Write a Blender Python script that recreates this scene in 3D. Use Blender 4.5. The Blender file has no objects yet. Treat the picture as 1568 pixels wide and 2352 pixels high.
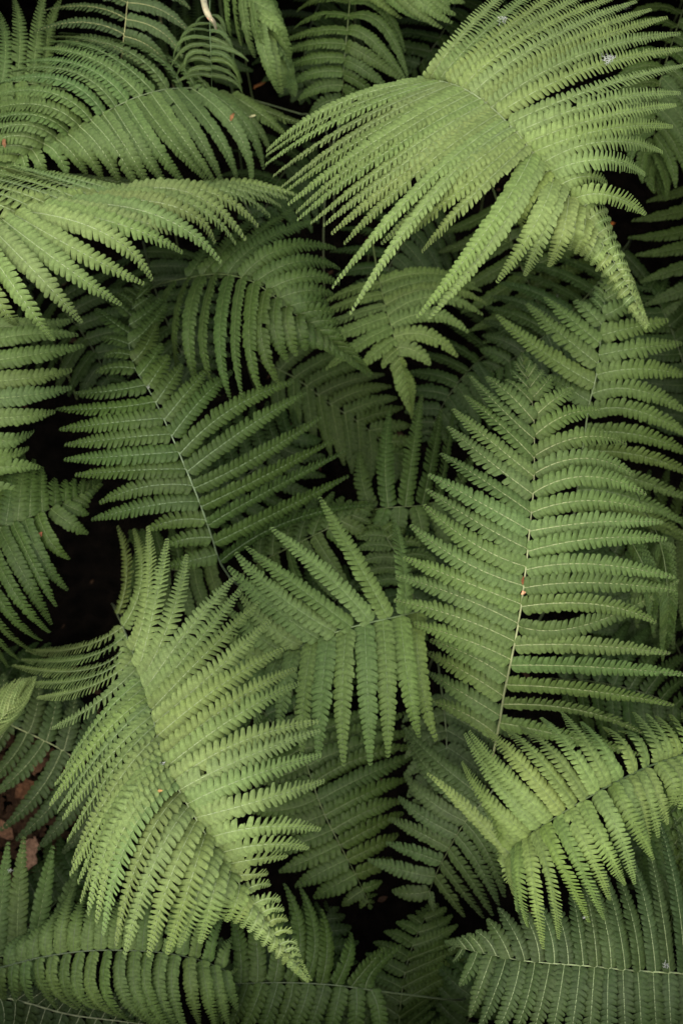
import bpy, math, random
import numpy as np
from mathutils import Vector, Matrix

random.seed(7)
rng = np.random.default_rng(7)
S = bpy.context.scene
COL = S.collection

# ------------------------------------------------------------------ camera, sky, sun, exposure
IMG_W, IMG_H = 1568.0, 2352.0            # the grid in which the photograph was measured
CAM_POS = np.array((0.0, -0.42, 1.98))
TILT = math.radians(17.0)                # leaning forward from straight down
LENS, SENSOR = 45.0, 36.0
cd = bpy.data.cameras.new('camera'); cam = bpy.data.objects.new('camera', cd); COL.objects.link(cam)
cam.location = CAM_POS; cam.rotation_euler = (TILT, 0, 0)
cd.sensor_fit = 'VERTICAL'; cd.sensor_height = SENSOR; cd.sensor_width = SENSOR; cd.lens = LENS
cd.clip_start = 0.02; cd.clip_end = 100
cd.dof.use_dof = True; cd.dof.focus_distance = 1.24; cd.dof.aperture_fstop = 8
S.camera = cam

SUN_ELEV, SUN_AZ = math.radians(66), math.radians(200)    # high soft sun from behind the photographer
world = bpy.data.worlds.new('World'); S.world = world; world.use_nodes = True
wn = world.node_tree; bg = wn.nodes['Background']
sky = wn.nodes.new('ShaderNodeTexSky'); sky.sky_type = 'NISHITA'; sky.sun_disc = False
sky.sun_elevation = SUN_ELEV; sky.sun_rotation = SUN_AZ; sky.dust_density = 4.0; sky.air_density = 1.0; sky.ozone_density = 0.6
wn.links.new(sky.outputs[0], bg.inputs[0]); bg.inputs[1].default_value = 0.08
sd = bpy.data.lights.new('sun', 'SUN'); sd.energy = 1.5; sd.angle = math.radians(110); sd.color = (1.0, 0.95, 0.86)
sun = bpy.data.objects.new('sun', sd); COL.objects.link(sun)
sdir = Vector((math.sin(SUN_AZ) * math.cos(SUN_ELEV), math.cos(SUN_AZ) * math.cos(SUN_ELEV), math.sin(SUN_ELEV)))
sun.rotation_euler = sdir.to_track_quat('Z', 'Y').to_euler(); sun.location = sdir * 5
S.view_settings.view_transform = 'Standard'; S.view_settings.look = 'None'
S.view_settings.exposure = 1.98; S.view_settings.gamma = 1.0; S.view_settings.use_curve_mapping = False
S.cycles.max_bounces = 6; S.cycles.diffuse_bounces = 3; S.cycles.glossy_bounces = 2
S.cycles.transmission_bounces = 3; S.cycles.transparent_max_bounces = 4; S.cycles.use_denoising = True

# ------------------------------------------------------------------ measuring: where a sight line meets the height z
_ct, _st = math.cos(TILT), math.sin(TILT)
def at(x, y, z):
    """point at height z (metres) seen at measured position x, y (arrays allowed)"""
    x = np.asarray(x, float); y = np.asarray(y, float); z = np.asarray(z, float)
    sx = (x / IMG_H - 0.5 * IMG_W / IMG_H) * SENSOR / LENS
    sy = (0.5 - y / IMG_H) * SENSOR / LENS
    dx, dy, dz = sx, sy * _ct + _st, sy * _st - _ct
    t = (z - CAM_POS[2]) / dz
    return np.stack([CAM_POS[0] + dx * t, CAM_POS[1] + dy * t, z + 0 * t], -1)
def px_size(z):
    return (CAM_POS[2] - z) / _ct * SENSOR / LENS / IMG_H

# ------------------------------------------------------------------ materials
def nodes_of(name):
    m = bpy.data.materials.new(name); m.use_nodes = True; n = m.node_tree
    return m, n, n.nodes['Principled BSDF'], n.nodes['Material Output']
def leaf_material():
    m, n, p, out = nodes_of('fern_leaf')
    L = n.links.new; N = n.nodes.new
    oi = N('ShaderNodeObjectInfo'); tc = N('ShaderNodeNewGeometry')
    no = N('ShaderNodeTexNoise'); no.inputs['Scale'].default_value = 260; no.inputs['Detail'].default_value = 3
    L(tc.outputs['Position'], no.inputs['Vector'])
    no2 = N('ShaderNodeTexNoise'); no2.inputs['Scale'].default_value = 9; no2.inputs['Detail'].default_value = 3
    L(tc.outputs['Position'], no2.inputs['Vector'])
    uv = N('ShaderNodeUVMap'); uv.uv_map = 'UVMap'; sep = N('ShaderNodeSeparateXYZ'); L(uv.outputs[0], sep.inputs[0])
    def math_(op, a, b=None, c=None):
        q = N('ShaderNodeMath'); q.operation = op
        for k, v in enumerate((a, b, c)):
            if v is None: continue
            if isinstance(v, (int, float)): q.inputs[k].default_value = v
            else: L(v, q.inputs[k])
        return q.outputs[0]
    # herring-bone side veins of each pinnule; u runs -1..1 across, v 0..1 outwards
    au = math_('ABSOLUTE', sep.outputs[0])
    ph = math_('SUBTRACT', math_('MULTIPLY', sep.outputs[1], 34.0), math_('MULTIPLY', au, 7.0))
    vein = math_('MULTIPLY_ADD', math_('SINE', ph), 0.5, 0.5)
    cen = N('ShaderNodeMapRange'); L(au, cen.inputs[0]); cen.inputs[1].default_value = 0.0; cen.inputs[2].default_value = 0.3
    cen.inputs[3].default_value = 1.0; cen.inputs[4].default_value = 0.0
    # colour = own tint * mottle, slightly yellower outward, pale centre vein
    mr = N('ShaderNodeMapRange'); L(no.outputs[0], mr.inputs[0]); mr.inputs[1].default_value = 0.3; mr.inputs[2].default_value = 0.7
    mr.inputs[3].default_value = 0.78; mr.inputs[4].default_value = 1.22
    mr2 = N('ShaderNodeMapRange'); L(no2.outputs[0], mr2.inputs[0]); mr2.inputs[1].default_value = 0.3; mr2.inputs[2].default_value = 0.7
    mr2.inputs[3].default_value = 0.85; mr2.inputs[4].default_value = 1.15
    f = math_('MULTIPLY', mr.outputs[0], mr2.outputs[0])
    f = math_('MULTIPLY', f, math_('MULTIPLY_ADD', cen.outputs[0], 0.12, 1.0))
    f = math_('MULTIPLY', f, math_('MULTIPLY_ADD', vein, 0.10, 0.95))
    vm = N('ShaderNodeVectorMath'); vm.operation = 'SCALE'; L(oi.outputs['Color'], vm.inputs[0]); L(f, vm.inputs['Scale'])
    L(vm.outputs[0], p.inputs['Base Color'])
    p.inputs['Roughness'].default_value = 0.52; p.inputs['Specular IOR Level'].default_value = 0.10
    
    b = N('ShaderNodeBump'); b.inputs['Strength'].default_value = 0.35; b.inputs['Distance'].default_value = 0.0006
    h = math_('ADD', math_('MULTIPLY', vein, 0.5), math_('MULTIPLY', no.outputs[0], 0.9))
    L(h, b.inputs['Height']); L(b.outputs[0], p.inputs['Normal'])
    tr = N('ShaderNodeBsdfTranslucent'); v2 = N('ShaderNodeVectorMath'); v2.operation = 'MULTIPLY'
    L(vm.outputs[0], v2.inputs[0]); v2.inputs[1].default_value = (1.25, 1.5, 0.5); L(v2.outputs[0], tr.inputs['Color'])
    mx = N('ShaderNodeMixShader'); mx.inputs[0].default_value = 0.08
    L(p.outputs[0], mx.inputs[1]); L(tr.outputs[0], mx.inputs[2]); L(mx.outputs[0], out.inputs[0])
    return m
def tint_material(name, rough=0.5, scale=120, lo=0.75, hi=1.25, spec=0.35):
    m, n, p, out = nodes_of(name); L = n.links.new; N = n.nodes.new
    oi = N('ShaderNodeObjectInfo'); g = N('ShaderNodeNewGeometry'); no = N('ShaderNodeTexNoise'); no.inputs['Scale'].default_value = scale
    no.inputs['Detail'].default_value = 4; L(g.outputs['Position'], no.inputs['Vector'])
    mr = N('ShaderNodeMapRange'); L(no.outputs[0], mr.inputs[0]); mr.inputs[1].default_value = 0.3; mr.inputs[2].default_value = 0.7
    mr.inputs[3].default_value = lo; mr.inputs[4].default_value = hi
    vm = N('ShaderNodeVectorMath'); vm.operation = 'SCALE'; L(oi.outputs['Color'], vm.inputs[0]); L(mr.outputs[0], vm.inputs['Scale'])
    L(vm.outputs[0], p.inputs['Base Color']); p.inputs['Roughness'].default_value = rough; p.inputs['Specular IOR Level'].default_value = spec
    b = N('ShaderNodeBump'); b.inputs['Strength'].default_value = 0.4; b.inputs['Distance'].default_value = 0.001
    L(no.outputs[0], b.inputs['Height']); L(b.outputs[0], p.inputs['Normal'])
    return m
M_LEAF = leaf_material()
M_RIB = tint_material('fern_rib', 0.55)
M_DEAD = tint_material('dead_leaf', 0.85, 200, 0.5, 1.4, 0.1)
M_FLUFF = tint_material('white_fluff', 0.9, 300, 0.8, 1.1, 0.1)

# ------------------------------------------------------------------ mesh helpers
def quick_mesh(name, V, F, mat, uv=None, smooth=True):
    """V (n,3); F (m,4) quads; uv (n,2) per vertex"""
    me = bpy.data.meshes.new(name)
    nv, nf = len(V), len(F)
    me.vertices.add(nv); me.vertices.foreach_set('co', np.ascontiguousarray(V, np.float32).ravel())
    me.loops.add(nf * 4); me.loops.foreach_set('vertex_index', np.ascontiguousarray(F, np.int32).ravel())
    me.polygons.add(nf); me.polygons.foreach_set('loop_start', np.arange(0, nf * 4, 4, dtype=np.int32))
    if uv is not None:
        ul = me.uv_layers.new(name='UVMap'); ul.data.foreach_set('uv', np.ascontiguousarray(uv[F.ravel()], np.float32).ravel())
    me.update(calc_edges=True)
    if smooth: me.polygons.foreach_set('use_smooth', np.ones(nf, bool))
    me.materials.append(mat)
    return me
def link(name, me, parent=None, color=None):
    o = bpy.data.objects.new(name, me); COL.objects.link(o)
    if parent is not None: o.parent = parent
    if color is not None: o.color = (*color, 1.0)
    return o
def norm(a): return a / np.maximum(np.linalg.norm(a, axis=-1, keepdims=True), 1e-9)
def tube_mesh(name, P, R, mat, sides=6, flat=1.0):
    """tapered tube along points P (n,3) with radii R (n,)"""
    P = np.asarray(P, float); R = np.asarray(R, float); T = norm(np.gradient(P, axis=0))
    ref = np.where(np.abs(T[:, 2:3]) > 0.9, np.array([[1.0, 0, 0]]), np.array([[0, 0, 1.0]]))
    A = norm(np.cross(T, ref)); B = np.cross(A, T)
    a = np.arange(sides) * 2 * math.pi / sides
    V = P[:, None] + R[:, None, None] * (A[:, None] * np.cos(a)[None, :, None] + flat * B[:, None] * np.sin(a)[None, :, None])
    n = len(P); i = np.arange(n - 1)[:, None] * sides; j = np.arange(sides)[None]; k = (j + 1) % sides
    F = np.stack([i + j, i + k, i + sides + k, i + sides + j], -1).reshape(-1, 4)
    return quick_mesh(name, V.reshape(-1, 3), F, mat)
def spline(keys_s, vals, s):
    """C1 Hermite through (keys_s, vals) at s, flat-limited so that it does not overshoot much"""
    x = np.asarray(keys_s, float); y = np.asarray(vals, float); s = np.asarray(s, float)
    if len(x) == 1: return np.repeat(y, len(s), 0)
    d = np.diff(y, axis=0) / np.diff(x)[:, None]
    m = np.empty_like(y); m[0] = d[0]; m[-1] = d[-1]
    if len(x) > 2:
        w1, w2 = np.diff(x)[1:, None], np.diff(x)[:-1, None]
        m[1:-1] = (d[:-1] * w1 + d[1:] * w2) / (w1 + w2)
    sc = np.clip(s, x[0], x[-1]); k = np.clip(np.searchsorted(x, sc) - 1, 0, len(x) - 2)
    h = (x[k + 1] - x[k])[:, None]; t = (sc - x[k])[:, None] / h
    r = (2*t**3 - 3*t**2 + 1) * y[k] + (t**3 - 2*t**2 + t) * h * m[k] + (-2*t**3 + 3*t**2) * y[k+1] + (t**3 - t**2) * h * m[k+1]
    return r + (s - sc)[:, None] * np.where((s < x[0])[:, None], m[0], m[-1])

# ------------------------------------------------------------------ one pinna (a leaflet of the frond): midrib curve + two rows of pinnules
CU = np.array((-1.0, 0.0, 1.0))
VV = np.array((0.0, 0.35, 0.70, 0.90, 1.0))
HW = np.array((0.53, 0.52, 0.485, 0.41, 0.20))
_nc, _nv = len(CU), len(VV)
_fi = np.arange(_nv - 1)[:, None] * _nc + np.arange(_nc - 1)[None]
PF = np.stack([_fi, _fi + 1, _fi + _nc + 1, _fi + _nc], -1).reshape(-1, 4)
def bez(P0, C, P2, u):
    u = u[:, None]; return (1-u)**2 * P0 + 2*u*(1-u) * C + u**2 * P2
def pinna_geometry(P0, C, P2, Dv, w, px, roll, curl, base_full, seed, plump=1.0):
    """P0, C, P2 the curve; Dv (2,3) sideways direction of the frond's surface at base and tip; w full width in metres"""
    r = np.random.default_rng(seed)
    uu = np.linspace(0, 1, 41); Q = bez(P0, C, P2, uu)
    sl = np.concatenate([[0], np.cumsum(np.linalg.norm(np.diff(Q, axis=0), axis=1))]); Ln = sl[-1]
    step = max(0.27 * w, 5.5 * px)
    n = max(3, int(Ln / step)); 
    # pinnules get closer towards the tip
    q = (np.arange(n) + 0.55) / n; q = q + 0.10 * q * (1 - q) * 0.8
    u = np.interp(q * Ln, sl, uu)
    Cn = bez(P0, C, P2, u); T = norm(2*(1-u)[:, None]*(C-P0) + 2*u[:, None]*(P2-C))
    D = norm(Dv[0][None] * (1 - u)[:, None] + Dv[1][None] * u[:, None])
    N = np.cross(T, D); N = norm(N); A = norm(np.cross(N, T))
    flip = np.sign(N @ np.array((0, -0.25, 1.0)))[:, None]; flip = np.where(flip == 0, 1, flip); N = N * np.where(flip.mean() < 0, -1.0, 1.0)
    cr, sr = math.cos(roll), math.sin(roll); A, N = A * cr + N * sr, N * cr - A * sr
    prof = np.minimum(1, (0.97 if base_full else 0.6) + 3 * q) * (1 - 0.94 * np.clip((q - 0.42) / 0.58, 0, 1) ** 1.45)
    Lh = 0.5 * w * prof
    st = Ln / n * (1 + 0.10 * 0.8 * (1 - 2 * q))
    out_v, out_uv = [], []
    jag = np.cumsum(r.normal(0, 0.0, n))
    for side in (-1, 1):
        phi = math.radians(11) + math.radians(38) * q ** 2.2 + r.normal(0, 0.05, n)
        dirv = A * side * np.cos(phi)[:, None] + T * np.sin(phi)[:, None]
        ac = T * np.cos(phi)[:, None] - A * side * np.sin(phi)[:, None]
        ln = Lh / np.cos(phi) * r.normal(1, 0.06, n)
        tilt = -0.17 + r.normal(0, 0.05, n)
        lift = r.normal(0.0, 0.035, n)
        # an occasional missing or nibbled pinnule
        ln = np.where(r.random(n) < 0.002, ln * r.uniform(0.1, 0.6, n), ln)
        v = VV[None, :, None]; c = CU[None, None, :]; hw = HW[None, :, None]
        s_ = st[:, None, None]; l_ = ln[:, None, None]
        narrow = (1 - 0.55 * q ** 3)[:, None, None]
        along = l_ * v * np.ones_like(c)
        across = c * (hw * (1 - (1 - plump) * np.minimum(1, v * 2.2))) * s_ * 1.03 + 0.22 * s_ * v ** 2 * narrow
        hgt = (0.10 + 0.0 * v) * np.sin(np.pi * np.minimum(v * 1.1, 1)) * l_ * 0.55 \
            - curl * l_ * v ** 2.2 + (1 - c * c) * s_ * 0.12 * np.minimum(1, v * 3) \
            + (tilt[:, None, None] * c * s_ * np.minimum(1, v * 2)) + lift[:, None, None] * l_ * v \
            - 0.10 * s_ * (c * c) * (v > 0.6)
        P = Cn[:, None, None] + dirv[:, None, None] * along[..., None] + ac[:, None, None] * across[..., None] + N[:, None, None] * hgt[..., None]
        out_v.append(P.reshape(-1, 3))
        U = np.stack([np.broadcast_to(c, P.shape[:3]), np.broadcast_to(v, P.shape[:3])], -1); out_uv.append(U.reshape(-1, 2))
    V = np.concatenate(out_v); UV = np.concatenate(out_uv)
    m = 2 * n; F = (np.arange(m)[:, None, None] * (_nc * _nv) + PF[None]).reshape(-1, 4)
    # face side of row -1 is mirrored: turn so that all face the same way
    F[: len(F) // 2] = F[: len(F) // 2, ::-1]
    return V, F, UV, (Q, uu, Ln, A, N, T, u)
def midrib_mesh(Q, N, u, w, px, big):
    k = np.arange(0, 41, 4); P = Q[k]; t = k / 40.0
    Nn = np.stack([np.interp(t, u, N[:, i]) for i in range(3)], -1)
    T = norm(np.gradient(P, axis=0)); A = norm(np.cross(Nn, T))
    r = (1.0 * (1 - t) + 0.22) * px * 1.05 * big; r = r[:, None]
    V = np.stack([P - A * r - Nn * 0.6 * r, P + Nn * 0.85 * r, P + A * r - Nn * 0.6 * r], 1)
    n = len(P); i = np.arange(n - 1)[:, None] * 3; j = np.arange(2)[None]
    F = np.stack([i + j, i + j + 1, i + j + 4, i + j + 3], -1).reshape(-1, 4)
    return quick_mesh('midrib', V.reshape(-1, 3), F, M_RIB)

FRONDS = []
def doubled(keys, n):
    """one more leaflet half way between the first n pairs"""
    out = []
    for i, k in enumerate(keys):
        out.append(k)
        if i < n and i + 1 < len(keys): out.append(tuple(0.5 * (a + b) for a, b in zip(k, keys[i + 1])))
    return out
def frond(label, rachis, A=(), B=(), sp=44, w=46, tint=(0.070, 0.115, 0.035), rib=None, group=None, dz=(3, -22), curl=0.10,
          rr=4.2, ribs=True, tipauto=True, stalk=True, dense=1.0, jit=2.0, lim=None, big=1.0, keyed=False, plump=1.0):
    """rachis: (x, y, height in mm) from base to tip. A, B: leaflets (base x, y, middle x, y, tip x, y[, mid drop mm, tip drop mm])."""
    seed0 = 1000 * (len(FRONDS) + 1)
    r = np.random.default_rng(seed0)
    R = np.array(rachis, float); R[:, 2] = 830 - np.sign(830 - R[:, 2]) * np.interp(abs(830 - R[:, 2]), (0, 150, 350, 600), (0, 215, 560, 765))   # heights in mm, spread out downwards
    if rib is None: rib = (tint[0] * 1.6 + 0.015, tint[1] * 1.5 + 0.012, tint[2] * 1.6 + 0.008)
    seg = np.linalg.norm(np.diff(R[:, :2], axis=0), axis=1); s = np.concatenate([[0], np.cumsum(seg)]); total = s[-1]
    ss = np.linspace(0, total, 160); RP = spline(s, R, ss)
    W3 = at(RP[:, 0], RP[:, 1], RP[:, 2] / 1000.0)
    zmean = float(RP[:, 2].mean()) / 1000; px = px_size(zmean)
    base = W3[0].copy()
    root = bpy.data.objects.new('fern_frond', None); COL.objects.link(root)
    # its foot: the stalk bends down to the ground away from the tip
    T0 = norm(W3[0] - W3[4]); hor = norm(np.array([T0[0], T0[1], 0.0])); foot = np.array([base[0], base[1], 0]) + hor * 0.10 * base[2] / 0.6
    foot[2] = 0.0
    root.location = foot; root['label'] = label; root['category'] = 'fern frond'; root['group'] = group or 'fern fronds'
    root.empty_display_size = 0.05
    tt = ss / total
    rad = (rr * (1 - tt) ** 0.8 + 0.9) * px * 0.48
    k = np.arange(0, 160, 3)
    link('rachis', tube_mesh('rachis', W3[k] - foot + [0, 0, 0.0007], rad[k], M_RIB, 6), root, rib)
    if stalk:
        u = np.linspace(0, 1, 14); C = base + T0 * 0.55 * base[2] * np.array((0.6, 0.6, 0.3)) ; C[2] = max(0.25 * base[2], min(C[2], base[2]))
        St = bez(base, C, foot, u); link('stalk', tube_mesh('stalk', St - foot, np.linspace(rad[0], rad[0] * 1.5, 14), M_RIB, 6), root, [c * 0.7 for c in rib])
    def side(keys, sgn):
        if not len(keys): return
        K = []
        for q in keys:
            q = list(q) + [dz[0], dz[1]][len(q) - 6:] if len(q) < 8 else list(q)
            i = int(np.argmin((RP[:, 0] - q[0]) ** 2 + (RP[:, 1] - q[1]) ** 2)); z = RP[i, 2]
            Lp = math.hypot(q[4] - q[0], q[5] - q[1]); sc = min(1.0, Lp / 230.0) if len(q) >= 8 else 1
            K.append((ss[i], q[2], q[3], z + q[6] * sc, q[4], q[5], z + q[7] * sc))
        K.sort(key=lambda a: a[0])
        KK = [K[0]]
        for a in K[1:]:
            if a[0] - KK[-1][0] > 2.5: KK.append(a)
        if tipauto and total - KK[-1][0] > 20:
            tx, ty, tz = RP[-1]; dx, dy = RP[-1, :2] - RP[-12, :2]; q = math.hypot(dx, dy); dx, dy = dx / q, dy / q
            nx, ny = -dy * sgn, dx * sgn
            KK.append((total, tx + dx * 5 + nx * 2, ty + dy * 5 + ny * 2, tz - 1, tx + dx * 12 + nx * 3, ty + dy * 12 + ny * 3, tz - 3))
        KK = np.array(KK)
        # leaflet base positions: closer together where leaflets are short
        pos = []; q = KK[0, 0]
        end = total - 3 if tipauto else min(total, KK[-1, 0] + 2)
        if lim: end = min(end, lim * total)
        while q <= end:
            v = spline(KK[:, 0], KK[:, 1:], np.array([q]))[0]; i = min(159, int(q / total * 159))
            Lq = math.hypot(v[3] - RP[i, 0], v[4] - RP[i, 1])
            # projected spacing follows the foreshortening of the rachis
            pos.append(q); loc = sp * min(1.0, max(0.16, (Lq + 6) * 0.36 / sp)) if Lq < sp * 2.4 else sp
            q += loc * r.uniform(0.93, 1.07)
        if keyed:                     # leaflets exactly where they were measured, one more where two lie far apart
            kk = [k for k in KK[:, 0] if k < total - 2]; q2 = []
            def local(q_):
                v = spline(KK[:, 0], KK[:, 1:], np.array([q_]))[0]; i = min(159, int(q_ / total * 159)); Lq = math.hypot(v[3] - RP[i, 0], v[4] - RP[i, 1])
                return sp if Lq > sp * 2.4 else min(sp, max(0.16 * sp, (Lq + 6) * 0.36))
            for a_, b_ in zip(kk[:-1], kk[1:]):
                m_ = max(1, int((b_ - a_) / (local((a_ + b_) / 2) * 1.3) + 0.7)); q2 += [a_ + (b_ - a_) * j / m_ for j in range(m_)]
            q2.append(kk[-1]); last = kk[-1]; pos = q2 + [v for v in pos if v > last + local(last) * 0.8]
        pos = np.array(pos)
        vals = spline(KK[:, 0], KK[:, 1:], pos); va = spline(KK[:, 0], KK[:, 1:], pos + 4); vb = spline(KK[:, 0], KK[:, 1:], pos - 4)
        def curve(p, v):
            i = np.clip(p / total * 159, 0, 159); b = np.stack([np.interp(i, np.arange(160), W3[:, c]) for c in range(3)], -1)
            m = at(v[:, 0], v[:, 1], v[:, 2] / 1000); t = at(v[:, 3], v[:, 4], v[:, 5] / 1000)
            return b, m, t
        b, m, t = curve(pos, vals); ba, ma, ta = curve(pos + 4, va); bb, mb, tb = curve(pos - 4, vb)
        for i in range(len(pos)):
            bi, mi, ti = b[i], m[i].copy(), t[i].copy()
            L3 = np.linalg.norm(ti - bi)
            if L3 < 5 * px: continue
            jj = jit * px * min(1, L3 / (200 * px))
            ti = ti + r.normal(0, 1, 3) * jj * np.array((1.6, 1.6, 2.0)); mi = mi + r.normal(0, 1, 3) * jj * 0.5
            D0 = norm(ba[i] - bb[i]) ; Dt = ta[i] - tb[i]; n0 = np.linalg.norm(Dt)
            Dm = norm(ma[i] - mb[i])
            T1 = norm(ti - bi)
            D0 = norm(D0 - T1 * (D0 @ T1)); Dm = Dm - T1 * (Dm @ T1); nm = np.linalg.norm(Dm)
            Dm = norm(Dm) if nm > 0.2 else D0
            if Dm @ D0 < 0: Dm = D0
            # near the tip keep the blade level rather than edge-on
            lev = norm(np.cross(np.array((0.0, -0.25, 1.0)), T1)); lev = lev if lev @ D0 > 0 else -lev
            D0 = norm(D0 + 0.7 * lev); Dm = norm(Dm + 0.9 * lev)
            Cc = 2 * mi - 0.5 * (bi + ti)
            ww = min(w, (0.45 * L3 / px + 4)) * px * dense
            roll = -sgn * 0.0 + r.normal(0, 0.13) + 0.26
            if lev @ np.cross(np.array((0, 0, 1.0)), T1) < 0: roll = -roll
            V, F, UV, info = pinna_geometry(bi, Cc, ti, (D0, Dm), ww, px, roll, curl, True, int(seed0 + 500 * (sgn + 1) + i), plump)
            f = r.normal(1, 0.07); col = (tint[0] * f * r.normal(1, .03), tint[1] * f, tint[2] * f * r.normal(1, .05))
            o = link('pinna', quick_mesh('pinna', V - foot, F, M_LEAF, UV), root, col)
            if ribs and L3 > 30 * px:
                Q, uu, Ln, Aa, Nn, Tt, u = info
                link('midrib', midrib_mesh(Q - foot, Nn, u, ww, px, big), o, rib)
    side(A, 1); side(B, -1)
    FRONDS.append(root)
    return root

def auto_frond(label, x0, y0, x1, y1, z0, z1, z2, half, bend=0.0, lean=0.35, sp=36, w=36, tint=None, group='fronds in the dark gaps', **kw):
    """a plain frond from base (x0, y0) to tip (x1, y1) with evenly growing leaflets"""
    dx, dy = x1 - x0, y1 - y0; L = math.hypot(dx, dy); ux, uy = dx / L, dy / L; nx, ny = -uy, ux
    pts = [(x0 + dx * t + nx * bend * L * 4 * t * (1 - t), y0 + dy * t + ny * bend * L * 4 * t * (1 - t), (1-t)**2 * z0 + 2*t*(1-t) * (2 * z1 - (z0 + z2) / 2) + t*t * z2) for t in (0, .17, .34, .5, .67, .84, 1)]
    def keys(sg):
        out = []
        for t in (0.05, .2, .4, .6, .78, .9):
            h = half * math.sin(math.pi * (0.22 + 0.78 * t) ** 0.9) * 1.0 + 8
            bx, by = x0 + dx * t + nx * bend * L * 4 * t * (1 - t), y0 + dy * t + ny * bend * L * 4 * t * (1 - t)
            sd = 4 * bend * (1 - 2 * t); tx, ty = ux + nx * sd, uy + ny * sd; q = math.hypot(tx, ty); tx, ty = tx / q, ty / q
            ax, ay = -ty * sg, tx * sg; le = lean + 0.5 * t * t
            ex, ey = bx + ax * h + tx * h * le, by + ay * h + ty * h * le
            out.append((bx, by, bx + ax * h * .53 + tx * h * le * .36, by + ay * h * .53 + ty * h * le * .36, ex, ey))
        return out
    return frond(label, pts, A=keys(1), B=keys(-1), sp=sp, w=w, tint=tint or D_, group=group, dz=kw.pop('dz', (5, -20)), rr=2.8, **kw)
# ------------------------------------------------------------------ ground
def ground():
    n = 90; g = np.linspace(-1, 1, n); g = np.sign(g) * (np.abs(g) ** 2.2) * 30
    X, Y = np.meshgrid(g, g); r = np.random.default_rng(3)
    Z = 0.012 * np.sin(X * 9) * np.cos(Y * 7 + 1) + 0.006 * r.normal(size=X.shape); Z -= 0.02
    hx, hy, _ = at(70, 1860, 0.12); Z += 0.15 * np.exp(-(((X - hx) / 0.13) ** 2 + ((Y - hy) / 0.2) ** 2))   # a low hummock under the litter
    V = np.stack([X, Y, Z], -1).reshape(-1, 3); i = np.arange(n - 1)[:, None] * n + np.arange(n - 1)[None]
    F = np.stack([i, i + 1, i + n + 1, i + n], -1).reshape(-1, 4)
    m, nt, p, out = nodes_of('soil'); L = nt.links.new; N = nt.nodes.new
    ge = N('ShaderNodeNewGeometry'); no = N('ShaderNodeTexNoise'); no.inputs['Scale'].default_value = 40; no.inputs['Detail'].default_value = 6
    L(ge.outputs['Position'], no.inputs['Vector']); cr = N('ShaderNodeValToRGB'); L(no.outputs[0], cr.inputs[0])
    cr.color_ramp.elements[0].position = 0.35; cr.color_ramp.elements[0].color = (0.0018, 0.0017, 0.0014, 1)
    cr.color_ramp.elements[1].position = 0.7; cr.color_ramp.elements[1].color = (0.005, 0.004, 0.003, 1)  # soil colour kept near black to deepen the shade in the gaps
    L(cr.outputs[0], p.inputs['Base Color']); p.inputs['Roughness'].default_value = 0.95; p.inputs['Specular IOR Level'].default_value = 0.0
    b = N('ShaderNodeBump'); b.inputs['Strength'].default_value = 1; b.inputs['Distance'].default_value = 0.01; L(no.outputs[0], b.inputs['Height']); L(b.outputs[0], p.inputs['Normal'])
    o = link('ground', quick_mesh('ground', V, F, m)); o['kind'] = 'structure'
ground()

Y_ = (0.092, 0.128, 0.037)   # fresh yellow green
G_ = (0.053, 0.083, 0.022)   # mid green, lowered a step to add falloff of light with depth
D_ = (0.0255, 0.044, 0.0095)   # older green, darkened further to put shade into the lower fronds
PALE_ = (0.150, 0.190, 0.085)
B_ = (0.030, 0.048, 0.015)  # dull green with the dimness of the lower layers put into it

# ================= the large arching frond, top right
frond('largest bright frond arching across the top right with its long tip hanging down',
  [(900,205,770),(985,185,822),(1060,203,850),(1130,250,860),(1180,300,870),(1220,348,872),(1262,398,868),(1320,470,862),(1372,545,850),(1430,640,832),(1484,748,808)],
  A=doubled([(985,185,780,238,610,352),(1010,188,800,265,607,378),(1040,196,840,292,645,430),(1070,206,860,322,662,470),(1100,225,885,350,686,508),(1125,245,930,375,745,520),
     (1145,262,960,392,786,560),(1160,278,970,428,762,664),(1172,290,1000,440,806,726),(1183,303,1040,415,874,560),(1195,318,1062,430,911,557),(1207,332,1085,450,969,582),
     (1222,350,1120,520,957,728),(1232,362,1150,520,983,733),(1243,375,1165,480,1160,560),(1256,390,1195,480,1212,536),(1270,408,1225,520,1140,651),(1285,428,1245,535,1204,636),
     (1305,452,1290,540,1257,614),(1322,474,1318,530,1308,575),(1345,505,1335,548,1320,580),(1370,545,1358,575,1342,598),(1397,587,1383,606,1366,622),(1422,627,1408,640,1393,652),(1447,680,1438,692,1428,704)], 6),
  B=doubled([(985,185,1062,78,1205,-60),(1030,193,1150,75,1340,-50),(1060,203,1215,80,1430,-15),(1104,230,1300,100,1500,22),(1125,245,1330,128,1560,70),(1145,262,1350,158,1575,108),(1165,285,1372,200,1585,150),
     (1185,305,1385,232,1560,215),(1205,328,1380,270,1552,243),(1225,350,1385,298,1548,290),(1243,375,1385,325,1525,352),(1262,398,1384,365,1480,402),(1285,425,1345,405,1392,425),
     (1312,458,1395,447,1482,492),(1330,480,1362,460,1388,452),(1348,508,1372,490,1396,484),(1368,540,1388,526,1406,520),(1390,575,1410,566,1426,566),(1412,610,1427,604,1441,608),(1440,660,1452,658,1462,666)], 4),
  sp=30, w=49, keyed=True, plump=0.88, rib=PALE_, big=1.5, tint=Y_, dz=(14,-58), rr=4, curl=0.12, group='bright upper fronds')

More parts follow.
